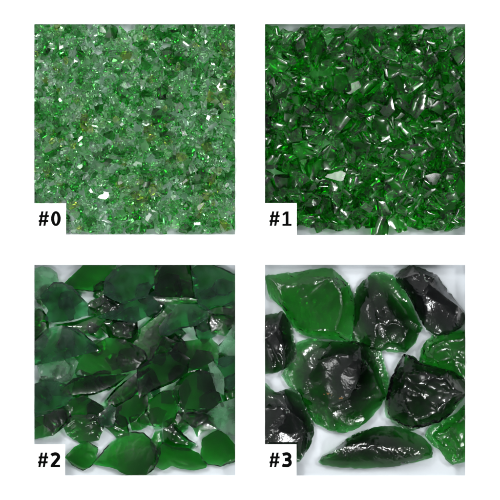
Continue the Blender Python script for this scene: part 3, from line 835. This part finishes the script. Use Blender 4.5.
def wavy(seed, top, bottom, p, amp):
    def f(x, s):
        return (p[1] + top + s * .5 + amp * noise.noise((x * .05, seed, 0)), p[3] - bottom - s * .5 + amp * noise.noise((x * .05, seed + 5, 0)))
    return f

mats0 = [(F_WHITE, .22, 'palest whitish green chip lying in the heap of fine chips, panel #0'), (F_CLEAR, .36, 'clear pale green chip lying in the heap of fine chips, panel #0'), (F_MID, .25, 'mid green chip lying in the heap of fine chips, panel #0'),
         (F_DARK, .12, 'dark green chip lying in the heap of fine chips, panel #0'), (F_OLIVE, .05, 'yellowish olive chip lying in the heap of fine chips, panel #0')]
protos0 = make_protos(36, 11, (.35, .6), 0, 0, 0, (7, 12))
it0, vis0, H0 = pile(0, protos0, 2400, (3.4, 8.6, 1.5), 21, wavy(1, 0.5, 1.5, PANELS[0], 1.5), .6, 4, mats0, .45, 14, (66.5, 202.5), 80)
emit(0, it0, vis0, mats0, 'glass_chip', 'glass chip', 'fine glass chips of sample 0', 'fine_glass_chips', 300, 20)

mats1 = [(P_MID, .74, 'mid green piece lying in the heap of small pieces, panel #1'), (P_DARK, .16, 'dark bottle green piece lying in the heap of small pieces, panel #1'),
         (P_PALE, .10, 'pale green piece lying in the heap of small pieces, panel #1')]
protos1 = make_protos(34, 12, (.26, .46), 5, .15, .014, (5, 8), (.48, .85))
it1, vis1, H1 = pile(1, protos1, 1000, (7.0, 16.5, 1.2), 22, wavy(2, 2.0, 5.5, PANELS[1], 5.0), .8, 9, mats1, .4, 19, (297.5, 202.5), 58)
emit(1, it1, vis1, mats1, 'glass_piece', 'glass piece', 'small glass pieces of sample 1', 'small_glass_pieces', 300, 24)

# ------------------------------------------------------------ light, camera
w = bpy.data.worlds.new('World'); scene.world = w; w.use_nodes = True
nt = w.node_tree; bg = nt.nodes['Background']
tc = nt.nodes.new('ShaderNodeTexCoord'); sx = nt.nodes.new('ShaderNodeSeparateXYZ'); rp = nt.nodes.new('ShaderNodeValToRGB')
nt.links.new(tc.outputs['Generated'], sx.inputs['Vector']); nt.links.new(sx.outputs['Z'], rp.inputs['Fac'])
e = rp.color_ramp.elements                       # added surround, unseen: dark zenith and paler ring for contrast in the glass
e[0].position = 0; e[0].color = (.32, .34, .35, 1); e[1].position = 1; e[1].color = (.13, .14, .15, 1)
for pos, v in ((.55, .34), (.80, .28), (.93, .13)):
    k = e.new(pos); k.color = (v * .96, v * .985, v, 1)
dp = nt.nodes.new('ShaderNodeVectorMath'); dp.operation = 'DOT_PRODUCT'; dp.inputs[1].default_value = (-.6, .55, 0)
ad = nt.nodes.new('ShaderNodeMath'); ad.operation = 'ADD'; ad.inputs[1].default_value = 1.0
nt.links.new(tc.outputs['Generated'], dp.inputs[0]); nt.links.new(dp.outputs['Value'], ad.inputs[0])
env_ramp = nt.nodes.new('ShaderNodeVectorMath'); env_ramp.operation = 'SCALE'
nt.links.new(rp.outputs['Color'], env_ramp.inputs[0]); nt.links.new(ad.outputs['Value'], env_ramp.inputs['Scale'])
total = env_ramp.outputs['Vector']
nrm = nt.nodes.new('ShaderNodeVectorMath'); nrm.operation = 'NORMALIZE'; nt.links.new(tc.outputs['Generated'], nrm.inputs[0])
def lobe(d, peak, sigma, tint=(1, 1, 1)):            # soft bright spot added to the world for smooth highlights
    global total
    d = Vector(d).normalized()
    a = nt.nodes.new('ShaderNodeVectorMath'); a.operation = 'DOT_PRODUCT'; a.inputs[1].default_value = d
    nt.links.new(nrm.outputs['Vector'], a.inputs[0])
    m = nt.nodes.new('ShaderNodeMath'); m.operation = 'MULTIPLY_ADD'; k = 1 / sigma ** 2; m.inputs[1].default_value = k; m.inputs[2].default_value = -k
    nt.links.new(a.outputs['Value'], m.inputs[0])
    x = nt.nodes.new('ShaderNodeMath'); x.operation = 'EXPONENT'; nt.links.new(m.outputs['Value'], x.inputs[0])
    c = nt.nodes.new('ShaderNodeVectorMath'); c.operation = 'SCALE'; c.inputs[0].default_value = [peak * t for t in tint]
    nt.links.new(x.outputs['Value'], c.inputs['Scale'])
    p = nt.nodes.new('ShaderNodeVectorMath'); p.operation = 'ADD'
    nt.links.new(total, p.inputs[0]); nt.links.new(c.outputs['Vector'], p.inputs[1]); total = p.outputs['Vector']
for dr, wide, sg, core in (((-.75, .95, 1.15), 1.5, .20, 15), ((1.05, .35, 1.15), 1.3, .19, 14), ((.1, -1.15, .95), 1.0, .18, 12), ((-.9, -.55, 1.3), .4, .2, 7)):
    lobe(dr, wide, sg); lobe(dr, core, .08)
nt.links.new(total, bg.inputs['Color']); bg.inputs['Strength'].default_value = 1.2

def softbox(name, loc, size, radiance, col=(1, 1, 1)):
    l = bpy.data.lights.new(name, 'AREA'); l.shape = 'RECTANGLE'; l.size, l.size_y = size
    l.energy = radiance * PI * size[0] * size[1]; l.color = col
    o = bpy.data.objects.new(name, l); COL.objects.link(o); o.location = loc
    o.rotation_euler = (Vector((0, 0, 0)) - Vector(loc)).to_track_quat('-Z', 'Y').to_euler()
    return o
softbox('softbox_lamp', (-.75, .95, 1.15), (.30, .24), 22, (1, .99, .97))
softbox('softbox_lamp', (1.05, .35, 1.15), (.24, .24), 21, (1, .99, .98))
softbox('softbox_lamp', (.1, -1.15, .95), (.28, .16), 19, (.97, .99, 1))

cam = bpy.data.cameras.new('camera'); co = bpy.data.objects.new('camera', cam); COL.objects.link(co)
co.location = (0, 0, 5.0); co.rotation_euler = (0, 0, 0)
cam.sensor_width = 36; cam.lens = 36 * 5.0 / .5; cam.clip_start = .1; cam.clip_end = 50
scene.camera = co

scene.render.engine = 'CYCLES'
c = scene.cycles
c.use_adaptive_sampling = True; c.adaptive_threshold = .07; c.adaptive_min_samples = 20
c.max_bounces = 20; c.transmission_bounces = 20; c.glossy_bounces = 12; c.diffuse_bounces = 5; c.transparent_max_bounces = 16; c.volume_bounces = 2
c.caustics_reflective = True; c.caustics_refractive = True; c.sample_clamp_indirect = 3; c.blur_glossy = .3
try: c.use_denoising = True
except Exception: pass
scene.view_settings.view_transform = 'Standard'; scene.view_settings.look = 'None'
scene.view_settings.exposure = 0; scene.view_settings.gamma = 1
